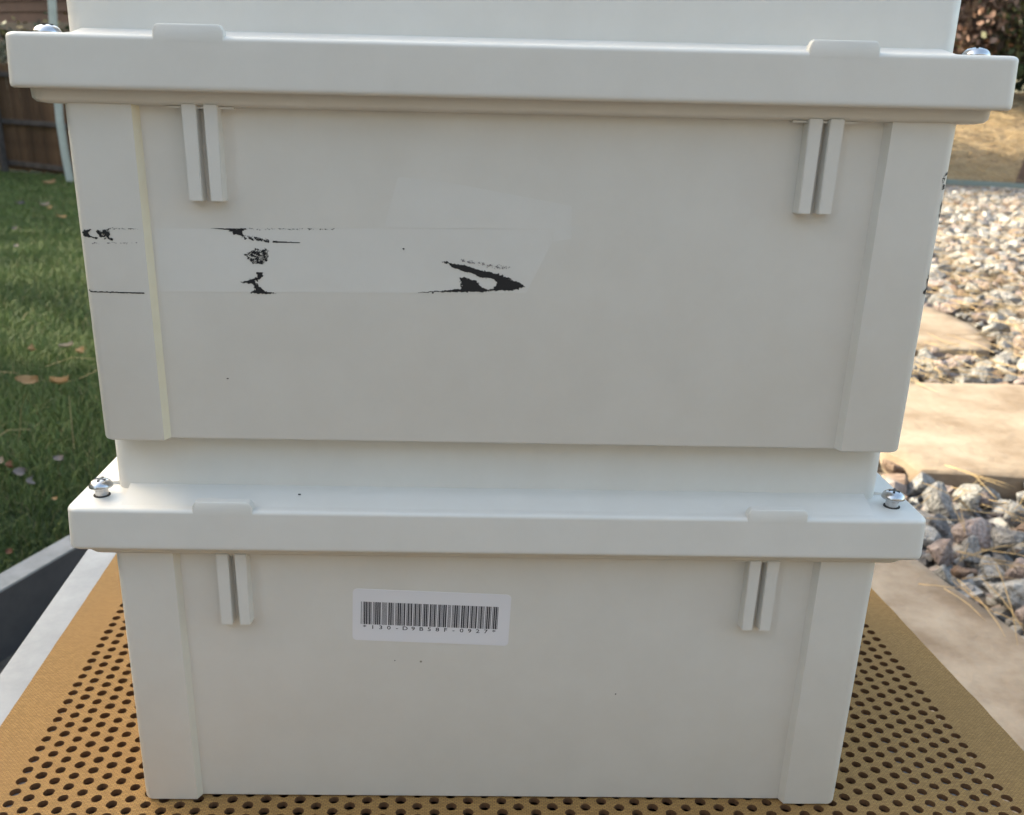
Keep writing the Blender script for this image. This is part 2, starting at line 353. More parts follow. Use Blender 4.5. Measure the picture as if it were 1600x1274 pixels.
def shrub(name, label, x, y, z0, h, r, cols, n, size, twigs, tm, cat='shrub', spread=.2, arch=0.0, tw=.012):
    t = thing(name, label, cat, (x, y, z0))
    b = bmesh.new(); tips = []
    for k in range(twigs):
        a = rnd.uniform(0, 6.283); l = rnd.uniform(.55, 1.0)*h; rr = rnd.uniform(.2, 1)*r
        pts = [Vector((rnd.gauss(0, .05*r), rnd.gauss(0, .05*r), -.05))]
        for q in (.3, .6, .85, 1.0):
            pts.append(Vector((math.cos(a)*rr*q**1.4, math.sin(a)*rr*q**1.4, l*(q-arch*q*q*rnd.uniform(.3, 1))))+Vector((rnd.gauss(0, .03), rnd.gauss(0, .03), rnd.gauss(0, .03)))*h*.5)
        tube(b, pts, [tw*1.6, tw*1.2, tw*.9, tw*.6, tw*.3], 4, False); tips += pts[2:]
        for s in range(3):
            p0 = pts[rnd.randint(1, 3)]; d = Vector((rnd.gauss(0, 1), rnd.gauss(0, 1), rnd.uniform(.1, 1))).normalized()*h*.22
            tube(b, [p0, p0+d*.6+Vector((0, 0, .02)), p0+d], [tw*.7, tw*.5, tw*.25], 3, False); tips.append(p0+d)
    obj('branch', b, tm, t)
    tp = np.array([tuple(p) for p in tips]); k = npr.integers(0, len(tp), n)
    if n: leaf_cloud('foliage', tp[k]+npr.normal(size=(n, 3))*spread*r*.5, size, cols, t)
    return t
RED = [(.16, .085, .06), (.22, .13, .095), (.30, .19, .15), (.10, .06, .04), (.07, .075, .03)]
GRN = [(.05, .075, .025), (.09, .11, .04), (.14, .14, .06), (.03, .045, .018)]
shrub('brown_shrub', 'reddish brown leafy shrub at the top of the dry slope beside the box corner', 6.5, 13.6, right_h(13.6)-.1, 2.6, 1.0, RED, 2600, .05, 70, M['bark'])
shrub('green_shrub', 'olive green shrub right of the reddish brown one on the slope', 8.0, 13.7, right_h(13.7)-.1, 2.8, .9, GRN, 3000, .05, 60, M['bark'])
tree('dark bushy tree hidden behind the boxes, its shade crossing the steel edging', 1.0, 11.3, 4.7, 1.5, EVG, 11000, .14, 'bushy_tree', base=.28)
shrub('dark_shrub', 'tall dark evergreen shrub at the right edge above the dry slope', 9.0, 14.6, .4, 2.6, 1.4, GRN, 4500, .06, 50, M['bark'])
shrub('dark_shrub', 'dark brown shrub low at the back edge of the slope', 7.1, 14.6, .4, 1.6, 1.3, [(.05, .035, .025), (.08, .05, .035), (.04, .05, .02)], 3500, .06, 50, M['bark'])
# ------------------------------------------------------------------ fence
FA = Vector((-8.45, 17.1)); FD = Vector((0.79, -0.613)).normalized(); FN = Vector((-FD.y, FD.x))
fz = -1.20
def fence():
    t = thing('picket_fence', 'brown wooden picket fence seen from its rail side across the lawn', 'fence', (FA.x, FA.y, fz), math.atan2(FD.y, FD.x))
    pm = bpy.data.meshes.new('picket'); b = box_bm(-.044, .044, .0, .018, .07, 1.80, .004, 1); b.to_mesh(pm); b.free(); pm.materials.append(M['fence'])
    for k in range(92):
        o = obj('picket', pm, None, t, (-2.6+.0965*k, rnd.uniform(0, .006), rnd.uniform(-.02, .02)))
        o.rotation_euler = (0, rnd.uniform(-.008, .008), rnd.uniform(-.05, .05))
    for z in (.17, .86, 1.62):
        obj('fence_rail', box_bm(-2.7, 6.4, -.042, -.001, z-.04, z+.04, .004, 1), M['rail'], t)
    for x in (-2.2, .35, 2.9, 5.5):
        obj('fence_post', box_bm(x-.05, x+.05, -.145, -.045, -.1, 1.86, .006, 1), M['rail'], t)
fence()
def metal_post():
    pts = [(-5.64, 13.5, 2.4), (-5.655, 13.5, 1.36), (-5.69, 13.5, .88), (-5.74, 13.5, .14), (-5.75, 13.5, -.2), (-5.735, 13.5, -.63), (-5.70, 13.5, -1.1)]
    P = [Vector(p) for p in pts][::-1]; rings = []
    for p in P: rings.append([(p.x-.082, p.y-.036, p.z), (p.x+.000, p.y-.036, p.z), (p.x+.000, p.y+.045, p.z), (p.x-.082, p.y+.055, p.z)])
    t = thing('metal_post', 'slightly bowed pale metal post standing on the lawn before the picket fence', 'post', (0, 0, 0))
    obj('shaft', loft(rings), M['post'], t)
    obj('base_plate', box_bm(-5.82, -5.58, 13.38, 13.62, -1.06, -1.03), M['post'], t)
    obj('clamp_band', box_bm(-5.827, -5.717, 13.449, 13.56, .10, .13), M['rail'], t)
metal_post()
shrub('bare_shrub', 'leafless pale twiggy shrub arching above the picket fence at the left edge', -9.3, 19.6, -1.25, 3.4, 1.9, [(.06, .08, .03), (.20, .15, .04), (.04, .06, .02), (.07, .06, .035)], 2600, .06, 46, M['twigpale'], arch=.35, tw=.014)

# ------------------------------------------------------------------ lawn border, grass, leaves
def lawn_border():
    t = thing('lawn_border', 'charcoal board with a pale grey cap edging the lawn beside the table', 'edging')
    def q(s, d, z): p = along(s, d); return (p.x, p.y, z)
    for nm, d0, d1, z0f, z1f, m in (('face_board', -.012, .010, -.50, -.353, M['curbface']), ('cap', -.013, .027, -.353, -.3495, M['curbcap'])):
        rings = []
        for s in (-3, -.5, .5, 1.4):
            rings.append([q(s, d0, z0f), q(s, d1, z0f), q(s, d1, z1f), q(s, d0, z1f)])
        b = loft(rings); bmesh.ops.recalc_face_normals(b, faces=b.faces); obj(nm, b, m, t)
lawn_border()

def grass():
    zones = [((1.0, 2.6), 42000, .045, .0022), ((2.6, 6.0), 15000, .048, .0032), ((6.0, 11.0), 4500, .055, .006), ((11., 18.0), 2200, .06, .010)]
    Vs, Fs, Cs, off = [], [], [], 0
    for (y0, y1), dens, hh, ww in zones:
        area = (y1-y0)*((.62*(y0+y1)/2)+.55)
        n = int(area*dens*.85)
        y = npr.uniform(y0-.3, y1, n*2)
        xl = -.70*(y+.4)-.6; xr = .12*(y+.4)+.1
        x = xl+(xr-xl)*npr.uniform(0, 1, n*2)
        cs = (x-CURB0.x)*CURBN.x+(y-CURB0.y)*CURBN.y
        k = cs > .028; x, y, cs = x[k][:n], y[k][:n], cs[k][:n]; n = len(x)
        if y0 > 9:
            k = ((x-FA.x)*FN.x+(y-FA.y)*FN.y) < -.02; x, y, cs = x[k], y[k], cs[k]; n = len(x)
        z = np.array([ground_h(a, b) for a, b in zip(x, y)])
        patch = np.array([noise.noise(Vector((a*2.2, b*2.2, 3))) for a, b in zip(x, y)])
        h = hh*npr.uniform(.45, 1.25, n)*(1+.35*patch); wd = ww*npr.uniform(.6, 1.2, n)
        an = npr.uniform(0, 6.283, n); lean = npr.uniform(.15, 1.1, n)*h; la = npr.uniform(0, 6.283, n)
        dx, dy = np.cos(an)*wd/2, np.sin(an)*wd/2
        lx, ly = np.cos(la)*lean, np.sin(la)*lean
        B = np.stack([x, y, z-.005], 1); Z0 = np.zeros(n)
        D = np.stack([dx, dy, Z0], 1)
        m1 = B+np.stack([lx*.35, ly*.35, h*.6], 1); tp = B+np.stack([lx, ly, h*np.sqrt(np.clip(1-(lean/h)**2*.35, .2, 1))], 1)
        V = np.stack([B-D, B+D, m1+D*.8, m1-D*.8, tp], 1)
        col = np.array([(.076, .112, .032), (.108, .146, .042), (.14, .178, .052), (.088, .12, .044)])[npr.integers(0, 4, n)]
        col = col*(1+.35*patch[:, None])
        dry = npr.uniform(0, 1, n) < .035+.03*np.clip(patch, -1, 1); col[dry] = np.array((.25, .20, .10))*npr.uniform(.6, 1.2, (dry.sum(), 1))
        Vs.append(V.reshape(-1, 3)); Cs.append(np.repeat(col, 5, 0)); off += n
    V = np.concatenate(Vs); C = np.concatenate(Cs); n = off
    me = bpy.data.meshes.new('grass'); me.vertices.add(5*n); me.vertices.foreach_set('co', V.ravel())
    base = np.arange(n)[:, None]*5
    li = np.concatenate([base+np.array([0, 1, 2, 3]), base+np.array([3, 2, 4])], 1).ravel()
    me.loops.add(7*n); me.loops.foreach_set('vertex_index', li)
    ls = (np.arange(n)[:, None]*7+np.array([0, 4])).ravel()
    me.polygons.add(2*n); me.polygons.foreach_set('loop_start', ls); me.update(calc_edges=True)
    at = me.attributes.new('tint', 'FLOAT_COLOR', 'POINT'); at.data.foreach_set('color', np.concatenate([C, np.ones((5*n, 1))], 1).ravel())
    stuff(obj('grass', me, M['grass']))
    print('blades', n)
grass()

def leaf_mesh(L, W, curl, twist, seed):
    r = random.Random(seed); nx, ny = 8, 4; v, f = [], []
    for i in range(nx+1):
        s = i/nx; wd = W*math.sin(math.pi*min(1, s**.8))**.8*(1+.15*r.uniform(-1, 1))
        for j in range(ny+1):
            q = j/ny*2-1
            v.append((L*(s-.5), wd*q*.5, curl*L*(abs(q)**1.6*.45+(s-.5)**2*1.2)+twist*q*s*W*.5+r.uniform(-1, 1)*.02*L))
    for i in range(nx):
        for j in range(ny): f.append((i*(ny+1)+j, (i+1)*(ny+1)+j, (i+1)*(ny+1)+j+1, i*(ny+1)+j+1))
    # stalk
    k = len(v); a = L*.5
    for p in ((a, .02*W, curl*L*.3), (a, -.02*W, curl*L*.3), (a+L*.45, 0, curl*L*.1+.01), ): v.append(p)
    f.append((k, k+1, k+2)); me = mesh('leaf', v, f); return me
LEAVES = [
 (-1.074, 1.771, .085, .040, .35, 'leaf', 15, 'orange tan curled leaf, the largest on the lawn beside the upper box'),
 (-1.000, 1.775, .070, .024, .6, 'leaf', 20, 'narrow rolled brown leaf touching the tip of the big orange leaf'),
 (-5.255, 11.666, .24, .10, .4, 'leaf', 30, 'single brown leaf on the far lawn just below the picket fence'),
 (-3.600, 7.718, .13, .07, .5, 'leafpale', 10, 'bright pale leaf on the far lawn, whitest one in the shaded grass'),
 (-3.45, 7.45, .10, .05, .5, 'leaf', 80, 'brown leaf half under the bright pale leaf on the far lawn'),
 (-3.007, 6.619, .11, .04, .3, 'leaf', 0, 'thin tan leaf on the lawn close to the left edge of the upper box'),
 (-3.910, 7.942, .12, .06, .3, 'leafgrey', 50, 'grey brown leaf sunk in the dark far grass'),
 (-1.238, 2.167, .035, .035, .7, 'leaf', 90, 'small upright tan leaf scrap above the orange curled leaf'),
 (-1.156, 2.197, .065, .022, .4, 'leafpale', 20, 'slender pale tan leaf lying near the box, left of the two there'),
 (-1.100, 2.150, .040, .034, .6, 'leaf', 60, 'small crumpled tan leaf beside the slender pale leaf'),
 (-.811, 1.310, .034, .026, .3, 'leafgrey', 0, 'grey pink crumpled leaf in the grass above the screw of the lower box'),
 (-.890, 1.245, .030, .026, .5, 'leafpale', 0, 'pale tan leaf scrap at the far left, beside a red leaf'),
 (-.868, 1.235, .026, .030, .6, 'leafred', 90, 'dark red leaf scrap between the pale scrap and the grey leaves'),
 (-.846, 1.222, .036, .030, .3, 'leafgrey', 40, 'blue grey leaf in the grass, left of two grey ones'),
 (-.818, 1.203, .036, .026, .3, 'leafgrey', 100, 'blue grey leaf in the grass, right of two grey ones'),
 (-.774, 1.011, .020, .016, .5, 'leafred', 0, 'tiny rust red leaf scrap just above the charcoal lawn border'),
 (-2.477, 4.761, .05, .04, .4, 'leafpale', 0, 'pale leaf fleck in the middle of the lawn, lower of two flecks'),
 (-2.940, 5.736, .06, .045, .4, 'leafgrey', 0, 'whitish leaf fleck in the middle of the lawn, upper of two flecks'),
 (-.770, 1.185, .016, .012, .5, 'leaf', 30, 'tiny tan leaf crumb beside the top of the lower left screw'),
]
for i, (x, y, L, W, cu, mk, rz, lab) in enumerate(LEAVES):
    o = obj('fallen_leaf', leaf_mesh(L*.6, W*.62, cu, .6, i), M[mk]); tag(o, lab, 'leaf', 'fallen leaves on the lawn')
    o.location = (x, y, ground_h(x, y)+.048+.01*min(L, .12)/.05); o.rotation_euler = (rnd.uniform(-.2, .3), rnd.uniform(-.15, .15), R(rz))
STALKS = [((-.94, 1.43, -.355), (-.90, 1.40, -.26)), ((-.93, 1.42, -.34), (-.84, 1.36, -.30)), ((-.80, 1.36, -.35), (-.805, 1.38, -.255)), ((-.98, 1.60, -.36), (-.86, 1.55, -.33)),
          ((-1.13, 2.0, -.37), (-.98, 1.99, -.355)), ((-1.06, 1.90, -.36), (-.93, 1.83, -.335)), ((-1.22, 1.80, -.35), (-1.09, 1.77, -.33)), ((-1.35, 2.6, -.40), (-1.12, 2.5, -.37)), ((-.96, 1.80, -.34), (-.86, 1.79, -.33)), ((-1.30, 2.3, -.39), (-1.12, 2.42, -.36)), ((-.95, 1.32, -.33), (-.88, 1.36, -.32))]
for a, b in STALKS[::2]:
    a, b = Vector(a), Vector(b); a.z += .02; b.z += .03
    bm = bmesh.new(); tube(bm, [a, (a+b)/2+Vector((0, 0, .015)), b], [.0007, .0007, .0004], 3)
    tag(obj('dry_stalk', bm, M['needle']), 'dry straw-coloured stalk lying in the green lawn', 'stalk', 'dry stalks in the lawn')

# ------------------------------------------------------------------ flagstones
def slab(name, label, pts, z0, z1, m, seed, group=None, sub=6):
    r = random.Random(seed); P = [Vector(p) for p in pts]; out = []
    for i, p in enumerate(P):
        q = P[(i+1) % len(P)]; n = max(1, int((q-p).length/.06))
        for k in range(n):
            a = p.lerp(q, k/n); d = (q-p).normalized(); nn = Vector((d.y, -d.x))
            out.append(a+nn*r.uniform(-.008, .008))
    c = sum(out, Vector((0, 0)))/len(out)
    def rg(s, z, j=0.0): return [((c.x+(p.x-c.x)*(1-s/max(.05, (p-c).length))), (c.y+(p.y-c.y)*(1-s/max(.05, (p-c).length))), z+r.uniform(-j, j)) for p in out]
    b = loft([rg(.012, z0), rg(.0, z0+.4*(z1-z0), .004), rg(.002, z1-.008, .003), rg(.012, z1-.001), rg(.05, z1+.001, .001)], True, False)
    b.verts.ensure_lookup_table()
    top = b.verts[-len(out):]; cv = b.verts.new((c.x, c.y, z1+.001))
    for i in range(len(top)): b.faces.new((top[i], top[(i+1) % len(top)], cv))
    bmesh.ops.recalc_face_normals(b, faces=b.faces)
    o = obj(name, b, m, smooth=40); return tag(o, label, 'flagstone', group)
slab('flagstone', 'tan sandstone slab under the table, its edge running along the gravel', [(-.50, -1.4), (.905, -1.4), (.905, .30), (.878, .62), (.856, .84), (.838, .93), (.822, 1.02), (.795, 1.12), (.70, 1.20), (.2, 1.24), (-.50, 1.2)], -.475, -.42, M['sand'], 3)
slab('flagstone', 'big sunlit sandstone stepping stone with a dark front edge', [(.965, 1.492), (1.25, 1.478), (1.7, 1.47), (2.05, 1.50), (2.1, 1.9), (1.9, 2.16), (1.4, 2.175), (1.15, 2.16), (.98, 1.85), (.945, 1.62)], -.47, -.40, M['sand2'], 5, 'sandstone stepping stones in the gravel')
slab('flagstone', 'smaller sandstone stepping stone among sunlit rocks, farther back', [(1.10, 2.64), (1.5, 2.655), (1.745, 2.67), (1.80, 2.79), (1.86, 3.05), (1.84, 3.32), (1.5, 3.5), (1.1, 3.3)], -.475, -.425, M['sand2'], 6, 'sandstone stepping stones in the gravel')

# ------------------------------------------------------------------ rocks
def rock_mesh(seed, bev):
    r = random.Random(seed); b = bmesh.new()
    sx, sy, sz = 1.0, r.uniform(.62, .95), r.uniform(.5, .8)
    for _ in range(15):
        v = Vector((r.gauss(0, 1), r.gauss(0, 1), r.gauss(0, 1))).normalized()*r.uniform(.82, 1.05)
        b.verts.new((v.x*sx*.5, v.y*sy*.5, v.z*sz*.5))
    h = bmesh.ops.convex_hull(b, input=b.verts[:])
    dead = {g for g in h['geom_interior']+h['geom_unused'] if isinstance(g, bmesh.types.BMVert)}
    bmesh.ops.delete(b, geom=list(dead), context='VERTS')
    bmesh.ops.dissolve_limit(b, angle_limit=R(12), verts=b.verts[:], edges=b.edges[:])
    if bev: bmesh.ops.bevel(b, geom=b.edges[:], offset=.05, segments=2, affect='EDGES', profile=.6, clamp_overlap=True)
    bmesh.ops.triangulate(b, faces=b.faces[:])
    me = bpy.data.meshes.new('rock'); b.to_mesh(me); b.free()
    me.polygons.foreach_set('use_smooth', [True]*len(me.polygons)); me.set_sharp_from_angle(angle=R(50))
    return me
RM = [rock_mesh(100+i, True) for i in range(16)]
RV = {}
def rock_variant(k, colr):
    if (k, colr) not in RV:
        me = RM[k].copy(); me.materials.clear(); me.materials.append(ROCK1[colr]); RV[(k, colr)] = me
    return RV[(k, colr)]
placed = []
def rock(x, y, s, colr, label, group, k=None, z=None, rot=None, sc=None):
    k = rnd.randrange(16) if k is None else k
    o = bpy.data.objects.new('river_rock', rock_variant(k, colr)); COL.objects.link(o)
    o.location = (x, y, -.46+.3*s if z is None else z); o.scale = Vector(sc or (1, 1, 1))*s
    o.rotation_euler = rot or (rnd.uniform(-.5, .5), rnd.uniform(-.5, .5), rnd.uniform(0, 6.28))
    placed.append((x, y, s*.42)); return tag(o, label, 'rock', group)
HERO = [
 (.950, 1.575, .085, 'brown', 'rust brown rock tucked behind the lid corner, left of the big stepping stone'),
 (.965, 1.375, .105, 'grey', 'flat grey rock just below the front corner of the big stepping stone'),
 (1.030, 1.385, .100, 'pale', 'bulky speckled pale rock, tallest one before the big stepping stone'),
 (1.100, 1.325, .095, 'grey', 'flat grey rock right of the bulky speckled pale rock'),
 (.912, 1.265, .088, 'dark', 'dark slate grey angular rock beside the right lid corner of the lower box'),
 (.958, 1.218, .098, 'pink', 'wide pinkish rock right of the dark slate rock'),
 (1.010, 1.190, .095, 'grey', 'lumpy grey rock right of the wide pinkish rock'),
 (.920, 1.152, .078, 'grey', 'mid grey rock between the pink slanted rock and the white-veined rock'),
 (.857, 1.140, .088, 'pink', 'long pink rock slanting against the edge of the sandstone slab'),
 (.868, 1.088, .045, 'brown', 'small brown rock wedged below the mid grey rock'),
 (.925, 1.092, .070, 'pale', 'grey rock with pale streaks above the big flat grey rock'),
 (.968, 1.060, .085, 'pink', 'rosy rock at the right edge of the photo beside the streaked rock'),
 (.905, .975, .115, 'pale', 'big flat light grey rock lying against the sandstone slab'),
 (.908, .905, .095, 'pink', 'flat rosy rock at the right edge below the big flat light grey one'),
 (1.075, 1.235, .08, 'brown', 'tan rock at the right edge above the rosy rocks'),
 (1.165, 1.405, .07, 'grey', 'small grey rock half under straw below the stepping stone'),
 (.830, 1.070, .055, 'pale', 'small whitish rock at the tip of the long pink rock'),
]
for i, (x, y, s, c, lab) in enumerate(HERO):
    rock(x, y, s, c, lab, 'river rocks in the gravel bed', z=-.445+.25*s)
def in_poly(x, y, poly):
    c = False; j = len(poly)-1
    for i in range(len(poly)):
        xi, yi = poly[i]; xj, yj = poly[j]
        if (yi > y) != (yj > y) and x < (xj-xi)*(y-yi)/(yj-yi)+xi: c = not c
        j = i
    return c
F1 = [(.93, 1.48), (2.07, 1.45), (2.12, 2.0), (1.9, 2.19), (1.13, 2.18), (.95, 1.85), (.93, 1.6)]
F2 = [(1.08, 2.62), (1.76, 2.65), (1.88, 3.05), (1.86, 3.33), (1.5, 3.52), (1.08, 3.3)]
def slab_x(y): return .905 if y < .3 else .905-.09*(y-.3)/.8
def free(x, y, marg):
    if in_poly(x, y, F1) or in_poly(x, y, F2): return False
    if y < 1.24 and x < slab_x(y)+marg: return False
    return True
CW = ['grey']*30+['pink']*26+['pale']*26+['brown']*8+['dark']*10
WORD = {'grey': 'grey', 'pink': 'pinkish', 'pale': 'whitish', 'brown': 'brown', 'dark': 'dark grey'}
cand = []
y = .45
while y < 8.7:
    st = .046 if y < 1.5 else (.056 if y < 3 else .066)
    x = .10*y+.45
    while x < .72*(y+.4)+.8:
        xx, yy = x+rnd.uniform(-.45, .45)*st, y+rnd.uniform(-.45, .45)*st
        s = rnd.choice([.042, .052, .06, .07, .085])*(1 if y < 3 else 1.15)
        cand.append((xx, yy, s)); x += st
    y += st
def seen(x, y):
    return 0.46*(y+.1)+.22 < x < .60*(y+.40)+.16
cells = {}
def near_hit(x, y, s):
    for (px, py, pr_) in placed[:len(HERO)]:
        if (px-x)**2+(py-y)**2 < (pr_+s*.36)**2: return True
    return False
cand = [c for c in cand if curb_side(c[0], c[1]) < -.05 and free(c[0], c[1], c[2]*.35) and not near_hit(*c)]
cand.sort(key=lambda c: (not seen(c[0], c[1]), c[1]))
single, rest = cand[:283], cand[283:]
for x, y, s in single:
    c = rnd.choice(CW)
    zone = 'in the shaded gravel beside the sandstone slab' if y < 1.42 else ('in the strip of gravel beyond the big stepping stone' if y < 2.7 else 'in the sunlit gravel beyond the stepping stones')
    big = 'small' if s < .055 else ('mid-sized' if s < .068 else 'large')
    rock(x, y, s*1.12, c, '%s %s river rock %s' % (big, WORD[c], zone), '%s %s river rocks %s' % (big, WORD[c], zone))
# the rest of the gravel, and a lower layer that fills the gaps
src = []
for me0 in [rock_mesh(300+i, False) for i in range(10)]:
    n = len(me0.vertices); co = np.empty(n*3, 'f'); me0.vertices.foreach_get('co', co)
    src.append((co.reshape(-1, 3), np.array([p.vertices[:] for p in me0.polygons])))
Vs, Fs, Ms, off = [], [], [], 0
def add_stone(x, y, z, s):
    global off
    co, fa = src[rnd.randrange(10)]
    rot = np.array(Matrix.Rotation(rnd.uniform(0, 6.28), 3, 'Z') @ Matrix.Rotation(rnd.uniform(-.5, .5), 3, 'X') @ Matrix.Rotation(rnd.uniform(-.5, .5), 3, 'Y'))
    Vs.append(co @ rot.T*s+np.array((x, y, z))); Fs.append(fa+off); off += len(co)
    Ms.append(np.full(len(fa), rnd.randrange(len(CW))))
for x, y, s in rest: add_stone(x, y, -.46+.3*s, s*1.12)
for x, y, s in cand:
    if y < 6 or rnd.random() < .5: add_stone(x+.03, y+.03, -.462, s*.85)
for i in range(2600):
    y = .5+rnd.random()*2.2; x = rnd.uniform(.40*y+.2, .66*(y+.4)+.5); q = rnd.uniform(.014, .04)
    if free(x, y, q*.3): add_stone(x, y, -.458+q*.15, q)
for i in range(420):
    y = .75+rnd.random()*.75; x = rnd.uniform(.40*y+.3, .66*(y+.4)+.3); q = rnd.uniform(.045, .075)
    if free(x, y, q*.45): add_stone(x, y, -.463, q)
V = np.concatenate(Vs); F = np.concatenate(Fs)
gm = mesh('gravel', V.tolist(), F.tolist())
keys = list(ROCK)
for k in keys: gm.materials.append(ROCK[k])
gm.polygons.foreach_set('material_index', np.array([keys.index(CW[i]) for i in np.concatenate(Ms)]))
stuff(obj('gravel', gm))

# ------------------------------------------------------------------ pine needles
def needle_bm(L, bend, r, seed, pair=False):
    q = random.Random(seed); b = bmesh.new()
    for s in ((0, 1) if pair else (0,)):
        a = .10*s; pts = []
        for i in range(6):
            t = i/5; pts.append((L*t*math.cos(a), L*t*math.sin(a)+bend*L*math.sin(t*2.2)*(1-.3*s), .02*L*math.sin(t*3.1)*q.uniform(.4, 1.4)))
        tube(b, pts, [r*1.1, r, r, r, r*.8, r*.4], 3)
    me = bpy.data.meshes.new('pine_needle'); b.to_mesh(me); b.free(); me.materials.append(M['needle'])
    me.polygons.foreach_set('use_smooth', [True]*len(me.polygons)); return me
NM = [needle_bm(.15, rnd.uniform(-.14, .14), .0008, i, i % 3 == 0) for i in range(12)]
def needle(a, b, lab, grp, k=None, lift=0.0):
    a, b = Vector(a), Vector(b); k = rnd.randrange(12) if k is None else k
    o = bpy.data.objects.new('pine_needle', NM[k]); COL.objects.link(o)
    d = b-a; o.location = a+Vector((0, 0, lift)); o.rotation_euler = (0, -math.asin(max(-1, min(1, d.z/d.length))), math.atan2(d.y, d.x))
    o.scale = (d.length/.15,)+(1.0, 1.0); return tag(o, lab, 'pine needle', grp)
G = 'pine needles on the gravel'
needle((1.002, 1.46, -.375), (1.085, 1.335, -.375), 'long curved tan needle leaning on the front edge of the big stepping stone', G, 3)
needle((.905, 1.35, -.372), (.935, 1.235, -.378), 'tan needle running from the lid screw down over the pale rock', G, 1)
needle((.92, 1.222, -.372), (1.00, 1.222, -.376), 'straight tan needle lying flat across the pinkish rocks', G, 2)
needle((.748, 1.003, -.412), (.815, .975, -.400), 'thin brown needle crossing onto the sandstone slab', G, 4)
needle((.783, .985, -.410), (.800, .885, -.413), 'tan needle along the slab edge, left of a close pair', G, 5)
needle((.806, .990, -.395), (.800, .840, -.412), 'tan needle along the slab edge, right of a close pair', G, 7)
needle((.862, .985, -.365), (.806, .815, -.410), 'long tan needle draped over the big flat light grey rock', G, 8)
needle((.985, 1.20, -.360), (1.02, 1.07, -.370), 'tan needle sloping down the lumpy grey rock at the right', G, 10)
needle((.81, .985, -.392), (.90, .965, -.385), 'pale needle over the small brown rock', G, 11)
zt = lambda y: -.40
for i in range(150):
    y = rnd.choice([rnd.uniform(.8, 1.45), rnd.uniform(2.2, 2.62), rnd.uniform(2.6, 4.2), rnd.uniform(2.6, 4.2)])
    x = rnd.uniform(.47*(y+.1)+.2, .6*(y+.4)+.15)
    if not free(x, y, -.03): continue
    a = rnd.uniform(0, 6.28); L = rnd.uniform(.08, .17)
    zone = 'in the shade' if y < 1.42 else ('in the sun beyond the big stepping stone' if y < 2.65 else 'on the far gravel')
    needle((x, y, -.405), (x+L*math.cos(a), y+L*math.sin(a), -.405+rnd.uniform(-.02, .02)), 'dry tan pine needle across rocks '+zone, 'loose pine needles '+zone)
bm = bmesh.new()
for i in range(1600):
    y = 2.62+rnd.random()**1.1*6.1; x = rnd.uniform(.45*(y+.1)+.2, .62*(y+.4)+.4)
    if i % 20 == 0: y = rnd.uniform(2.19, 2.63); x = rnd.uniform(1.2, 1.9)
    if not free(x, y, -.05): continue
    a = rnd.uniform(0, 6.28); L = rnd.uniform(.08, .2); z = -.412+rnd.uniform(-.01, .02)
    p = Vector((x, y, z)); d = Vector((math.cos(a), math.sin(a), rnd.uniform(-.1, .1)))*L; s = Vector((-d.y, d.x, 0))*rnd.uniform(-.12, .12)
    tube(bm, [p, p+d*.5+s, p+d], [.0012, .0014, .0006], 3, False)
for i in range(3200):
    y = rnd.uniform(9.6, 13.6); x = rnd.uniform(.42*y, .62*y+.6)
    a = rnd.uniform(0, 6.28); L = rnd.uniform(.12, .3); z = right_h(y)+rnd.uniform(.0, .05)
    p = Vector((x, y, z)); d = Vector((math.cos(a), math.sin(a), rnd.uniform(-.1, .2)))*L
    tube(bm, [p, p+d*.5+Vector((0, 0, .02)), p+d], [.003, .003, .0015], 3, False)
stuff(obj('pine_straw', bm, M['needle2']))

# steel edging and trunk at the top of the gravel
b = bmesh.new()
loft([[(2.0, 10.98, -.62), (2.0, 11.01, -.62), (2.0, 11.01, -.395), (2.0, 10.98, -.395)][::-1], [(5.6, 9.30, -.62), (5.6, 9.33, -.62), (5.6, 9.33, -.415), (5.6, 9.30, -.415)][::-1], [(8.5, 8.6, -.62), (8.5, 8.63, -.62), (8.5, 8.63, -.42), (8.5, 8.6, -.42)][::-1]], bm=b)
bmesh.ops.recalc_face_normals(b, faces=b.faces)
tag(obj('steel_edging', b, M['steel']), 'thin grey green steel strip between the gravel and the mulch slope', 'edging')
t = thing('tree_trunk', 'dark leaning tree trunk at the right edge beside the steel edging', 'tree', (5.68, 9.55, -.46))
b = bmesh.new(); tube(b, [(0, 0, -.1), (.03, 0, .3), (.14, .02, .9), (.30, .05, 2.2), (.4, .1, 4.2)], [.12, .085, .075, .07, .05], 10); obj('trunk', b, M['bark'], t, smooth=60)
leaf_cloud('crown', ellipsoid_pts(3000, (.5, .1, 4.9), (1.4, 1.4, 1.1), .2, 40, .22), .07, GRN, t)

# ------------------------------------------------------------------ table
def table():
    yaw = R(3.6)
    t = thing('patio_table', 'low weathered grey metal table under the perforated tan mat', 'table', (0, 0, -.004), yaw)
    x0, x1, y0, y1 = -.310, .285, -.30, .44
    def rail(a, b_, c, d, nm): obj(nm, box_bm(a, b_, c, d, -.03, 0, .0025, 2), M['table'], t, smooth=40)
    rail(x0, x0+.06, y0, y1, 'frame_rail'); rail(x1-.05, x1, y0, y1, 'frame_rail')
    rail(x0+.061, x1-.051, y0, y0+.05, 'frame_rail'); rail(x0+.061, x1-.051, y1-.05, y1, 'frame_rail')
    obj('table_panel', box_bm(x0+.055, x1-.046, y0+.046, y1-.046, -.022, -.012), M['under'], t)
    for x in (x0+.03, x1-.03):
        for y in (y0+.03, y1-.03): obj('leg', box_bm(x-.018, x+.018, y-.018, y+.018, -.416, -.031, .003, 1), M['table'], t)
table()

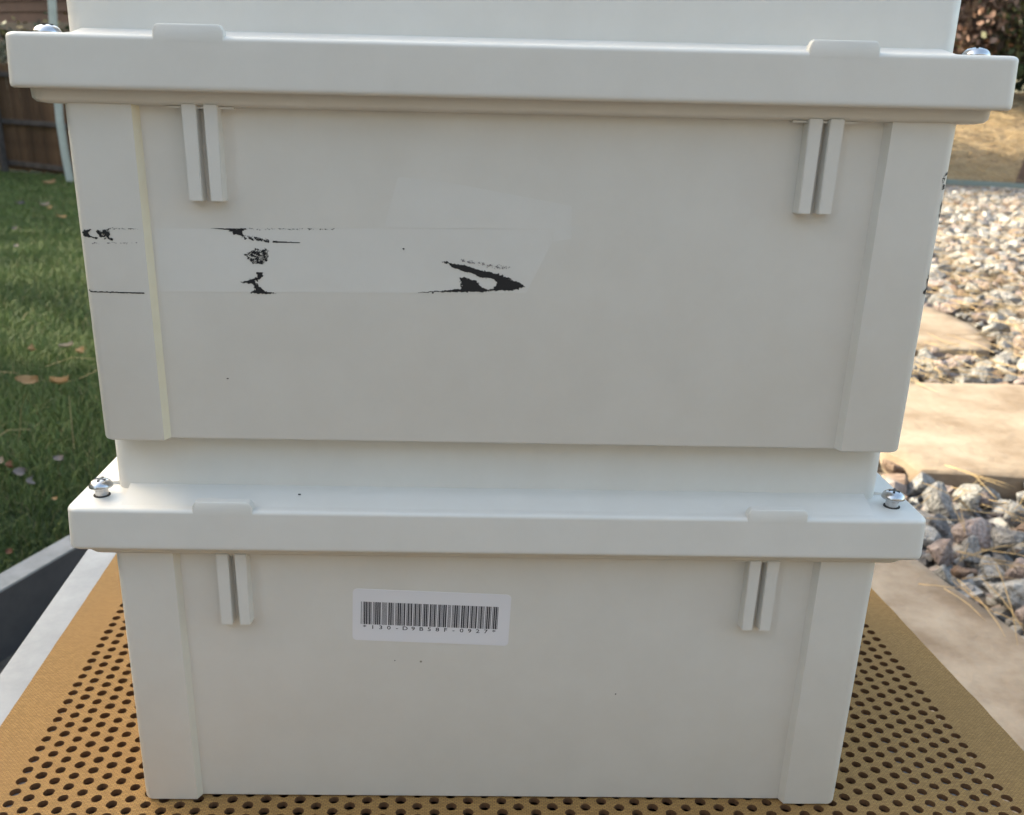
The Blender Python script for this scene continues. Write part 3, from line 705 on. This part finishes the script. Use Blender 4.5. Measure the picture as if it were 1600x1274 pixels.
def mat_mesh():
    V, F, MI = [], [], []
    def add(vs, m=0): k = len(V); V.extend(vs); F.append(tuple(range(k, k+len(vs)))); MI.append(m)
    px, py, sh = .5391/60, .00885, -.05
    X0, Y0 = -.2556, .0029; NC = 61; j0, j1 = -20, 36
    T = .0032; rh = .00288
    jr = random.Random(4)
    for i in range(NC):
        cx0 = X0+px*i; odd = i % 2; dy = -.5*py if odd else 0
        for j in range(j0, j1):
            cy = Y0+py*j+dy+.0014*i/60; cx = cx0+sh*(Y0+py*j+dy-Y0)
            rr = rh*jr.uniform(.93, 1.05); ex, ey = jr.uniform(-.00018, .00018), jr.uniform(-.00018, .00018)
            inn, out, bot = [], [], []
            for k in range(16):
                a = 2*math.pi*k/16; c, s = math.cos(a), math.sin(a)
                wob = 1+jr.uniform(-.05, .05)
                inn.append((cx+ex+rr*c*wob, cy+ey+rr*s*.97*wob, 0)); bot.append((cx+ex+rr*c*wob*.97, cy+ey+rr*s*.97*wob, -T))
                m = max(abs(c), abs(s)); u, v = c/m, s/m
                out.append((cx+u*px/2+sh*v*py/2, cy+v*py/2, 0))
            for k in range(16):
                l = (k+1) % 16
                add([out[k], out[l], inn[l], inn[k]], 0); add([inn[k], inn[l], bot[l], bot[k]], 1)
        # filler at both ends of the column
        for sgn, jj in ((-1, j0), (1, j1-1)):
            e = Y0+py*jj+dy+.0014*i/60+sgn*py/2; lim = Y0+py*(j0-1.2) if sgn < 0 else Y0+py*(j1+.4)
            q = [(cx0+sh*(e-Y0)-px/2, e, 0), (cx0+sh*(e-Y0)+px/2, e, 0), (cx0+sh*(lim-Y0)+px/2, lim, 0), (cx0+sh*(lim-Y0)-px/2, lim, 0)]
            add(q if sgn > 0 else q[::-1])
    ya, yb = Y0+py*(j0-1.2), Y0+py*(j1+.4)
    lx = lambda y: X0-px/2+sh*(y-Y0); rx = lambda y: X0+px*60+px/2+sh*(y-Y0)
    le = lambda y: -.2865-.047*y+.0006*noise.noise(Vector((y*60, 1, 0))); re = lambda y: .3187-.073*y+.0008*noise.noise(Vector((y*45, 5, 0)))
    ys = [ya-.025]+[ya+(yb-ya)*k/60 for k in range(61)]+[yb+.03]
    for a, b in zip(ys[:-1], ys[1:]):
        if a >= ya-1e-9 and b <= yb+1e-9:
            add([(le(a), a, 0), (lx(a), a, 0), (lx(b), b, 0), (le(b), b, 0)]); add([(rx(a), a, 0), (re(a), a, 0), (re(b), b, 0), (rx(b), b, 0)])
        else:
            add([(le(a), a, 0), (re(a), a, 0), (re(b), b, 0), (le(b), b, 0)])
        add([(le(b), b, 0), (le(b), b, -T), (le(a), a, -T), (le(a), a, 0)], 1); add([(re(a), a, 0), (re(a), a, -T), (re(b), b, -T), (re(b), b, 0)], 1)
    a, b = ys[0], ys[-1]
    add([(le(a), a, 0), (le(a), a, -T), (re(a), a, -T), (re(a), a, 0)], 1); add([(re(b), b, 0), (re(b), b, -T), (le(b), b, -T), (le(b), b, 0)], 1)
    me = mesh('perforated_mat', V, F); me.materials.append(M['weave']); me.materials.append(M['holewall']); me.polygons.foreach_set('material_index', MI)
    return me
mo = obj('perforated_mat', mat_mesh()); mo.location.z = -.0004
tag(mo, 'tan woven mat full of round holes, lying on the grey table under the boxes', 'mat')

# ------------------------------------------------------------------ plastic boxes
HX, DEP = .1854, .300
YB0, YB1 = .006, DEP-.006
def body_outline():
    # corner columns stand proud of the panels by 4 mm
    r = .005; q = []
    def corner(cx, cy, a0):
        for k in range(7):
            a = R(a0+90*k/6); q.append((cx+r*math.cos(a), cy+r*math.sin(a)))
    q.append((.155, YB0+.004)); q.append((.157, YB0)); corner(HX-r, YB0+r, 270)
    q.append((HX, YB0+.0265)); q.append((HX-.004, YB0+.0285)); q.append((HX-.004, YB1-.0285)); q.append((HX, YB1-.0265))
    corner(HX-r, YB1-r, 0)
    q += [(.157, YB1), (.155, YB1-.004), (-.155, YB1-.004), (-.157, YB1)]
    corner(-HX+r, YB1-r, 90)
    q += [(-HX, YB1-.0265), (-HX+.004, YB1-.0285), (-HX+.004, YB0+.0285), (-HX, YB0+.0265)]
    corner(-HX+r, YB0+r, 180)
    q += [(-.157, YB0), (-.155, YB0+.004)]
    return q
def front_y(x):
    ax = abs(x)
    if ax < .155: return YB0+.004
    if ax < .157: return YB0+.004*(.157-ax)/.002
    if ax < HX-.005: return YB0
    d = min(.005, ax-(HX-.005)); return YB0+.005-math.sqrt(max(0, .005**2-d*d))
ZR0, ZR1, ZF, ZP = .1527, .1735, .1468, .2028
def bevel_ring(pts, d):
    # inset an outline towards its inside by d (vertex normals)
    n = len(pts); out = []
    for i in range(n):
        a, b, c = Vector(pts[i-1]), Vector(pts[i]), Vector(pts[(i+1) % n])
        d1, d2 = (b-a).normalized(), (c-b).normalized(); nn = Vector((-d1.y-d2.y, d1.x+d2.x))
        if nn.length < 1e-6: nn = Vector((-d1.y, d1.x))
        nn.normalize(); out.append((b.x+nn.x*d, b.y+nn.y*d))
    return out
def make_box(label):
    t = thing('plastic_box', label, 'storage box', (0, 0, 0), 0, 'stacked grey plastic boxes')
    q = body_outline()
    b = loft([ring(bevel_ring(q, .0016), 0), ring(bevel_ring(q, .0004), .0007), ring(q, .0018), ring(q, ZF+.002)])
    bmesh.ops.recalc_face_normals(b, faces=b.faces); 
    b.faces.ensure_lookup_table()
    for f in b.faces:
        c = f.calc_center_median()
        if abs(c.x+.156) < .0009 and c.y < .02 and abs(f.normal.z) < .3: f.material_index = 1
    for fx in (-.14, .14):
        for fy in (.06, DEP-.06): box_bm(fx-.012, fx+.012, fy-.012, fy+.012, -.0010, .0004, bm=b)
    obj('body', b, [M['plastic'], M['yellowed_bounce']], t, smooth=38)
    def rr(h, y, r): return rrect(-h, h, y, DEP-y, r, 6)
    b = loft([ring(rr(.1935, .0085, .006), ZF), ring(rr(.1970, .0050, .007), ZF+.0007), ring(rr(.1985, .0037, .008), ZF+.0022), ring(rr(.1988, .0034, .008), ZR0+.003)])
    bmesh.ops.recalc_face_normals(b, faces=b.faces); obj('flange', b, M['plastic'], t, smooth=50)
    # lid: rim, top and raised centre
    L = []
    L.append(ring(rr(.2018, -.0018, .005), ZR0)); L.append(ring(rr(.2025, -.0025, .005), ZR0+.0006)); L.append(ring(rr(.2027, -.0027, .005), ZR0+.0016)); L.append(ring(rr(.2027, -.00268, .005), ZR0+.0026))
    L.append(ring(rr(.20232, -.00212, .0055), ZR1-.0030))
    for k in range(7):
        a = R(90*k/6); rd = .0020; L.append(ring(rr(.2023-rd+rd*math.cos(a), -.0021+rd-rd*math.cos(a), .0055), ZR1-rd+rd*math.sin(a)))
    b = loft(L); bmesh.ops.recalc_face_normals(b, faces=b.faces)
    pl = loft([ring(rr(.1872, .0218, .008), ZR1-.002), ring(rr(.1870, .0220, .008), ZP-.0018), ring(rr(.1866, .0224, .008), ZP-.0006), ring(rr(.1855, .0235, .0075), ZP)])
    bmesh.ops.recalc_face_normals(pl, faces=pl.faces); merge(b, pl)
    for sgn, yb, yf in ((1, .0245, .0012), (-1, DEP-.0245, DEP-.0012)):     # front and back ramps
        wg = bmesh.new()
        v = [wg.verts.new(p) for p in ((-.1775, yf, ZR1-.0003), (.1775, yf, ZR1-.0003), (.1795, yb, ZR1-.0003), (-.1795, yb, ZR1-.0003), (-.1795, yb, ZR1+.0034), (.1795, yb, ZR1+.0034))]
        for f in ((0, 1, 5, 4), (1, 2, 5), (0, 4, 3), (0, 3, 2, 1), (3, 4, 5, 2)): wg.faces.new([v[i] for i in f])
        bmesh.ops.recalc_face_normals(wg, faces=wg.faces); merge(b, wg)
    for sx in (-1, 1):
        wg = bmesh.new()
        v = [wg.verts.new(p) for p in ((sx*.2000, .028, ZR1-.0003), (sx*.2000, DEP-.028, ZR1-.0003), (sx*.183, DEP-.028, ZR1-.0003), (sx*.183, .028, ZR1-.0003), (sx*.183, .028, ZR1+.0022), (sx*.183, DEP-.028, ZR1+.0022))]
        for f in ((0, 1, 5, 4), (1, 2, 5), (0, 4, 3), (0, 3, 2, 1), (3, 4, 5, 2)): wg.faces.new([v[i] for i in f])
        bmesh.ops.recalc_face_normals(wg, faces=wg.faces); merge(b, wg)
    obj('lid', b, M['plastic'], t, smooth=40)
    # upright tabs on the rim
    for cx, hw in ((-.12935, .01335), (.12995, .01365)):
        for ys in (0, 1):
            pr = []
            z0, z1, r = ZR1-.0026, ZR1+.0043, .0024
            pr += [(-hw-.0008, z0), (hw+.0008, z0), (hw+.0004, z1-r)]
            for k in range(1, 6): a = R(90*k/6); pr.append((hw-r+r*math.cos(a), z1-r+r*math.sin(a)))
            for k in range(1, 6): a = R(90+90*k/6); pr.append((-hw+r+r*math.cos(a), z1-r+r*math.sin(a)))
            pr.append((-hw-.0004, z1-r))
            ya, yb = (-.00210, .0030) if ys == 0 else (DEP-.0030, DEP+.00210)
            def rg(y, s): return [(cx+x*(1-s/hw), y+((-.00003 if ys == 0 else .00003) if z < z0+1e-6 else 0), z if z < z0+1e-6 else z-s) for x, z in pr]
            tb = loft([rg(ya, .0005), rg(ya+.0005, 0), rg(yb-.0005, 0), rg(yb, .0005)])
            bmesh.ops.recalc_face_normals(tb, faces=tb.faces); obj('locating_tab', tb, M['plastic'], t, smooth=40)
    # pairs of ribs below the flange
    for xs in ((-.1361, -.1302), (-.1271, -.1215), (.1214, .1271), (.1301, .1361)):
        for side in (0, 1):
            y0, y1 = (.0038, .0115) if side == 0 else (DEP-.0115, DEP-.0038)
            rb = bmesh.new(); z0, z1 = .1092, ZF+.001
            inn = (y1 if side == 0 else y0); outy = (y0 if side == 0 else y1)
            v = [rb.verts.new(p) for p in ((xs[0]+.0003, outy, z0), (xs[1]-.0003, outy, z0), (xs[1], outy, z1), (xs[0], outy, z1), (xs[0]-.0004, inn, z0-.0004), (xs[1]+.0004, inn, z0-.0004), (xs[1]+.0004, inn, z1), (xs[0]-.0004, inn, z1))]
            for f in ((0, 1, 2, 3), (4, 7, 6, 5), (0, 4, 5, 1), (3, 2, 6, 7), (0, 3, 7, 4), (1, 5, 6, 2)): rb.faces.new([v[i] for i in f])
            bmesh.ops.recalc_face_normals(rb, faces=rb.faces)
            bmesh.ops.bevel(rb, geom=rb.edges[:], offset=.0003, segments=2, affect='EDGES')
            obj('rib', rb, M['plastic'], t, smooth=40)
    for cx in (-.1288, .1288):
        obj('rib_notch', box_bm(cx-.0135, cx+.0135, .0062, .0102, ZF-.0007, ZF+.0002), M['plastic'], t)
    # corner screws standing proud
    for sx in (-1, 1):
        for y in (.0142, DEP-.0142):
            pr = [(.0031, ZR1-.006), (.0031, ZR1+.0030), (.0030, ZR1+.0050), (.0036, ZR1+.0054), (.0054, ZR1+.0058), (.0056, ZR1+.0063), (.0054, ZR1+.0070), (.0047, ZR1+.0081), (.0036, ZR1+.0089), (.0020, ZR1+.0094), (.0004, ZR1+.0096)]
            s = obj('screw', lathe(pr, 28), M['chrome'], t, (sx*.1905, y, -.0013), smooth=50)
            rg = lathe([(.0039, ZR1+.0013), (.0039, ZR1+.00155), (.0030, ZR1+.0016), (.0030, ZR1+.0013)], 28)
            bmesh.ops.recalc_face_normals(rg, faces=rg.faces); obj('screw_hole', rg, M['dark'], s)
            cr = bmesh.new(); a = rnd.uniform(0, 1.5)
            box_bm(-.0026, .0026, -.0005, .0005, ZR1+.0082, ZR1+.00972, bm=cr); box_bm(-.0005, .0005, -.0026, .0026, ZR1+.0082, ZR1+.00966, bm=cr)
            o = obj('drive_slot', cr, M['slot'], s); o.rotation_euler = (0, 0, a)
    return t
LOW = make_box('lower grey plastic box with the barcode sticker, standing on the tan mat')
UPP = copy_tree(LOW)
UPP.location = (.0012, .0007, .2038); UPP.rotation_euler = (0, 0, R(-.12))
for ch in UPP.children:
    if ch.name.startswith('screw'):
        ch.location.z = -.0060
        for g in ch.children:
            if g.name.startswith('screw_hole'): g.location.z = .0047
UPP['label'] = 'upper grey plastic box smeared with black ink, resting on the lower box'

M['creamy'] = mat('slightly_yellowed_bounce_plastic', (0.70, 0.665, 0.58), rough=0.5)  # weaker mix of yellowing and painted bounce light for the lower box
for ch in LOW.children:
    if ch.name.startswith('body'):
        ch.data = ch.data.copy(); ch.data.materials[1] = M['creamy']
# barcode sticker on the lower box
def barcode():
    yf = YB0+.004
    w_, h_ = .0785, .0292; pts = rrect(-w_/2, w_/2, -h_/2, h_/2, .0022, 5)
    b = loft([[(x, 0.0, z) for x, z in pts], [(x, -.00022, z) for x, z in pts]]); bmesh.ops.recalc_face_normals(b, faces=b.faces)
    lab = obj('barcode_label', b, M['paper'], LOW, (-.0330, yf+.00002, .1110)); lab.rotation_euler = (0, R(1.85), 0)
    C39 = {'0': 'nnnwwnwnn', '1': 'wnnwnnnnw', '2': 'nnwwnnnnw', '3': 'wnwwnnnnn', '5': 'wnnwwnnnn', '7': 'nnnwnnwnw', '8': 'wnnwnnwnn', '9': 'nnwwnnwnn',
           'B': 'nnwnnwnnw', 'D': 'nnnnwwnnw', 'F': 'nnwnwwnnn', '-': 'nwnnnnwnw', '*': 'nwnnwnwnn'}
    txt = '*130-D9B58F-0927*'
    mod = .0683/(17*(6+3*2.5)+16); x = -.0351; b = bmesh.new()
    for ch in txt:
        for k, e in enumerate(C39[ch]):
            ww = mod*(2.5 if e == 'w' else 1)
            if k % 2 == 0:
                v = [b.verts.new(p) for p in ((x, -.00026, -.0052), (x+ww*1.05, -.00026, -.0052), (x+ww*1.05, -.00026, .0076), (x, -.00026, .0076))]; b.faces.new(v)
            x += ww
        x += mod
    obj('barcode', b, M['print'], lab)
    vs_, fs_ = [], []; dg = bpy.context.evaluated_depsgraph_get()
    tm = bpy.data.meshes.new('printed_serial'); tb = bmesh.new()
    for i, ch in enumerate(txt):
        cu = bpy.data.curves.new('glyph', 'FONT'); cu.body = ch; cu.size = .0031; cu.align_x = 'CENTER'; cu.resolution_u = 3; cu.offset = .00004
        o = bpy.data.objects.new('glyph', cu); COL.objects.link(o); bpy.context.view_layer.update()
        me = o.evaluated_get(bpy.context.evaluated_depsgraph_get()).to_mesh()
        g = bmesh.new(); g.from_mesh(me)
        for v in g.verts: v.co = Vector((v.co.x*1.25-.0332+i*.00405, -.00027, v.co.y*.95-.0077))
        merge(tb, g); o.to_mesh_clear(); bpy.data.objects.remove(o); bpy.data.curves.remove(cu)
    tb.to_mesh(tm); tb.free(); obj('printed_serial', tm, M['print'], lab)
barcode()

# ink left on the upper box, traced as ragged patches that follow its surface
INK = {
'A1': [(-.1834,.0949),(-.1819,.096),(-.1789,.0963),(-.1802,.0951),(-.18,.0936),(-.1768,.0926),(-.1772,.0922),(-.1797,.0928),(-.1825,.0932),(-.1832,.0943)],
'A2': [(-.1768,.0958),(-.1763,.0961),(-.1746,.0952),(-.174,.0958),(-.173,.0965),(-.1715,.0966),(-.1714,.0942),(-.1716,.0931),(-.1701,.092),(-.1703,.0915),(-.1719,.0925),(-.174,.0923),(-.1741,.0926),(-.173,.0932),(-.173,.0938),(-.1756,.093),(-.1762,.0941)],
'A3': [(-.1714,.0971),(-.1595,.097),(-.1596,.0967),(-.1714,.0967)],
'A4': [(-.1834,.0907),(-.1601,.0911),(-.1602,.0907),(-.1834,.0903)],
'A5': [(-.1834,.0706),(-.1825,.0697),(-.1593,.0695),(-.1594,.069),(-.1825,.0692),(-.1834,.0699)],
'B1': [(-.1298,.0972),(-.1142,.0975),(-.1142,.0970),(-.1229,.0968)],
'B1d': [(-.1142,.0975),(-.0764,.0981),(-.0764,.0978),(-.1142,.0971)],
'B2': [(-.1221,.097),(-.1146,.0972),(-.1162,.0959),(-.1155,.0944),(-.117,.0945),(-.1181,.0949),(-.1196,.095),(-.1214,.0963)],
'B3': [(-.1162,.0947),(-.1125,.0941),(-.1046,.0929),(-.1047,.0917),(-.1126,.0926),(-.1163,.0936)],
'B4': [(-.1031,.0924),(-.0914,.092),(-.0914,.0917),(-.1032,.0917)],
'C': [(-.1049,.0860),(-.1060,.0842),(-.1064,.0833),(-.1085,.0820),(-.1103,.0826),(-.1122,.0822),(-.1131,.0834),(-.1152,.0842),(-.1142,.0852),(-.1155,.0862),(-.1136,.0872),(-.1122,.0886),(-.1099,.0891),(-.1084,.0884),(-.1066,.0889),(-.1050,.0881),(-.1058,.0871)],
'D': [(-.1184,.0742),(-.1137,.0753),(-.1105,.0765),(-.1108,.0783),(-.1081,.0787),(-.1083,.0771),(-.1092,.0758),(-.1118,.0745),(-.11,.0722),(-.1078,.0703),(-.1021,.0693),(-.1137,.0692),(-.1136,.0702),(-.112,.0708),(-.1126,.0734),(-.1172,.0738)],
'E': [(-.0303,.0851),(-.0281,.0849),(-.0246,.0839),(-.0202,.0836),(-.0158,.0822),(-.0096,.0808),(-.0052,.08),(.0001,.0779),(.005,.0762),(.0069,.0745),(.0016,.0729),(-.0068,.0724),(-.0156,.0718),(-.0306,.0714),(-.0408,.0709),(-.0386,.0713),(-.0306,.0719),(-.0218,.073),(-.021,.0736),(-.0212,.0754),(-.022,.0765),(-.0219,.0778),(-.0201,.0783),(-.0166,.0771),(-.0148,.0771),(-.0137,.0753),(-.0119,.0737),(-.0095,.0729),(-.007,.0734),(-.0068,.0741),(-.0055,.075),(-.006,.0766),(-.0078,.0779),(-.0113,.0782),(-.0144,.0788),(-.0166,.0801),(-.0188,.0805),(-.0228,.0814),(-.0254,.0826),(-.0272,.0841)],
'F': [(-.022,.0859),(-.0176,.0858),(-.0115,.0846),(-.0071,.0845),(0,.0833),(-.0005,.0827),(-.0048,.0817),(-.0092,.0825),(-.018,.084)],
'G0': [(0.1819,.1258),(0.1836,.1273),(0.1845,.1277),(0.1846,.1269),(0.1836,.1259)],
'G1': [(0.1816,.1235),(0.1820,.1251),(0.1837,.1252),(0.1828,.1235)],
'G2': [(0.1828,.1206),(0.1830,.1225),(0.1840,.1224),(0.1842,.1206)],
'G3': [(0.1842,.1085),(0.1837,.1119),(0.1842,.1158),(0.1846,.1149),(0.1846,.111),(0.1846,.1085)],
'G4': [(0.1818,.0758),(0.1836,.0774),(0.1834,.083),(0.1841,.0853),(0.1846,.0815),(0.1846,.0769),(0.1840,.0751)],
}
DENS = {'A4': .36, 'A3': .55, 'B1d': .42, 'B3': .62, 'C': .60, 'F': .38, 'A2': .86, 'G1': .75}
def rag(name, poly, dens, m, seed, lift, st=.00019, calm=False, who=None):
    V, F = [], []; idx = {}
    xs = [p[0] for p in poly]; zs = [p[1] for p in poly]
    nx = int((max(xs)-min(xs)+.0008)/st)+1; nz = int((max(zs)-min(zs)+.0008)/st)+1
    def vid(i, k):
        if (i, k) not in idx:
            x = min(xs)-.0004+i*st; z = min(zs)-.0004+k*st; x = max(-HX+.00005, min(HX-.00005, x))
            idx[(i, k)] = len(V); V.append((x, front_y(x)-lift, z))
        return idx[(i, k)]
    for i in range(nx):
        for k in range(nz):
            x = min(xs)-.0004+(i+.5)*st; z = min(zs)-.0004+(k+.5)*st
            jx = .0008*noise.noise(Vector((x*900, z*900, seed)))+.00035*noise.noise(Vector((x*2900, z*2900, seed+2))); jz = .0006*noise.noise(Vector((x*900+9, z*900, seed+5)))+.00035*noise.noise(Vector((x*2900+9, z*2900, seed+7)))
            if calm: jx, jz = jx*.4, jz*.22
            if not in_poly(x+jx, z+jz, poly): continue
            if dens < 1:
                v = .5+.5*noise.noise(Vector((x*700+.3*z*900, z*900, seed*3.3)))+.45*noise.noise(Vector((x*1900+31, z*2300, seed*1.7)))+.3*noise.noise(Vector((x*4300, z*4300, seed+.5)))
                if v > dens: continue
            elif not calm and noise.noise(Vector((x*1700, z*1700, seed+40))) > .78: continue
            F.append((vid(i, k), vid(i+1, k), vid(i+1, k+1), vid(i, k+1)))
    if F: obj(name, mesh(name, V, F), m, who or UPP)
for i, (k, p) in enumerate(INK.items()):
    rag('ink_smear', p, DENS.get(k, 1.0), M['inkgrey'] if k in ('F', 'A4') else M['ink'], i, .00016, calm=k in ('A5', 'B4', 'B1'))
def film(poly, lift):
    b = bmesh.new(); v = [b.verts.new((x, YB0+.004-lift, z)) for x, z in poly]; f = b.faces.new(v)
    bmesh.ops.triangulate(b, faces=[f]); obj('label_residue', b, M['residue'], UPP)
film([(-.1545, .0692), (-.0412, .0708), (.0074, .0717), (.0178, .0939), (.0180, .0997), (-.0549, .0987), (-.1540, .0966)], .00005)
film([(-.0549, .0990), (.0180, .1000), (.0182, .0944), (.0258, .0958), (.0263, .0965), (.0257, .1096), (.0250, .1101), (-.0275, .1186), (-.0478, .1204), (-.0488, .1200)], .00005)
# small dark specks of dirt seen on the plastic
for i, (who, x, z, q) in enumerate(((UPP, -.0466, .0901, .0006), (UPP, -.1269, .0298, .0006), (LOW, .0623, .0669, .0006), (LOW, -.0515, .0857, .0005))):
    rag('dirt_speck', [(x-q, z), (x, z+q*.7), (x+q, z+q*.1), (x+q*.1, z-q*.7)], 1.0, M['slot'], i+60, .00018, calm=True, who=who)
sp = box_bm(-.0007, .0007, -.0004, .0004, 0, .0005, .0002, 1)
obj('dirt_speck', sp, M['slot'], LOW, (-.0962, .0128, ZR1+.0021))
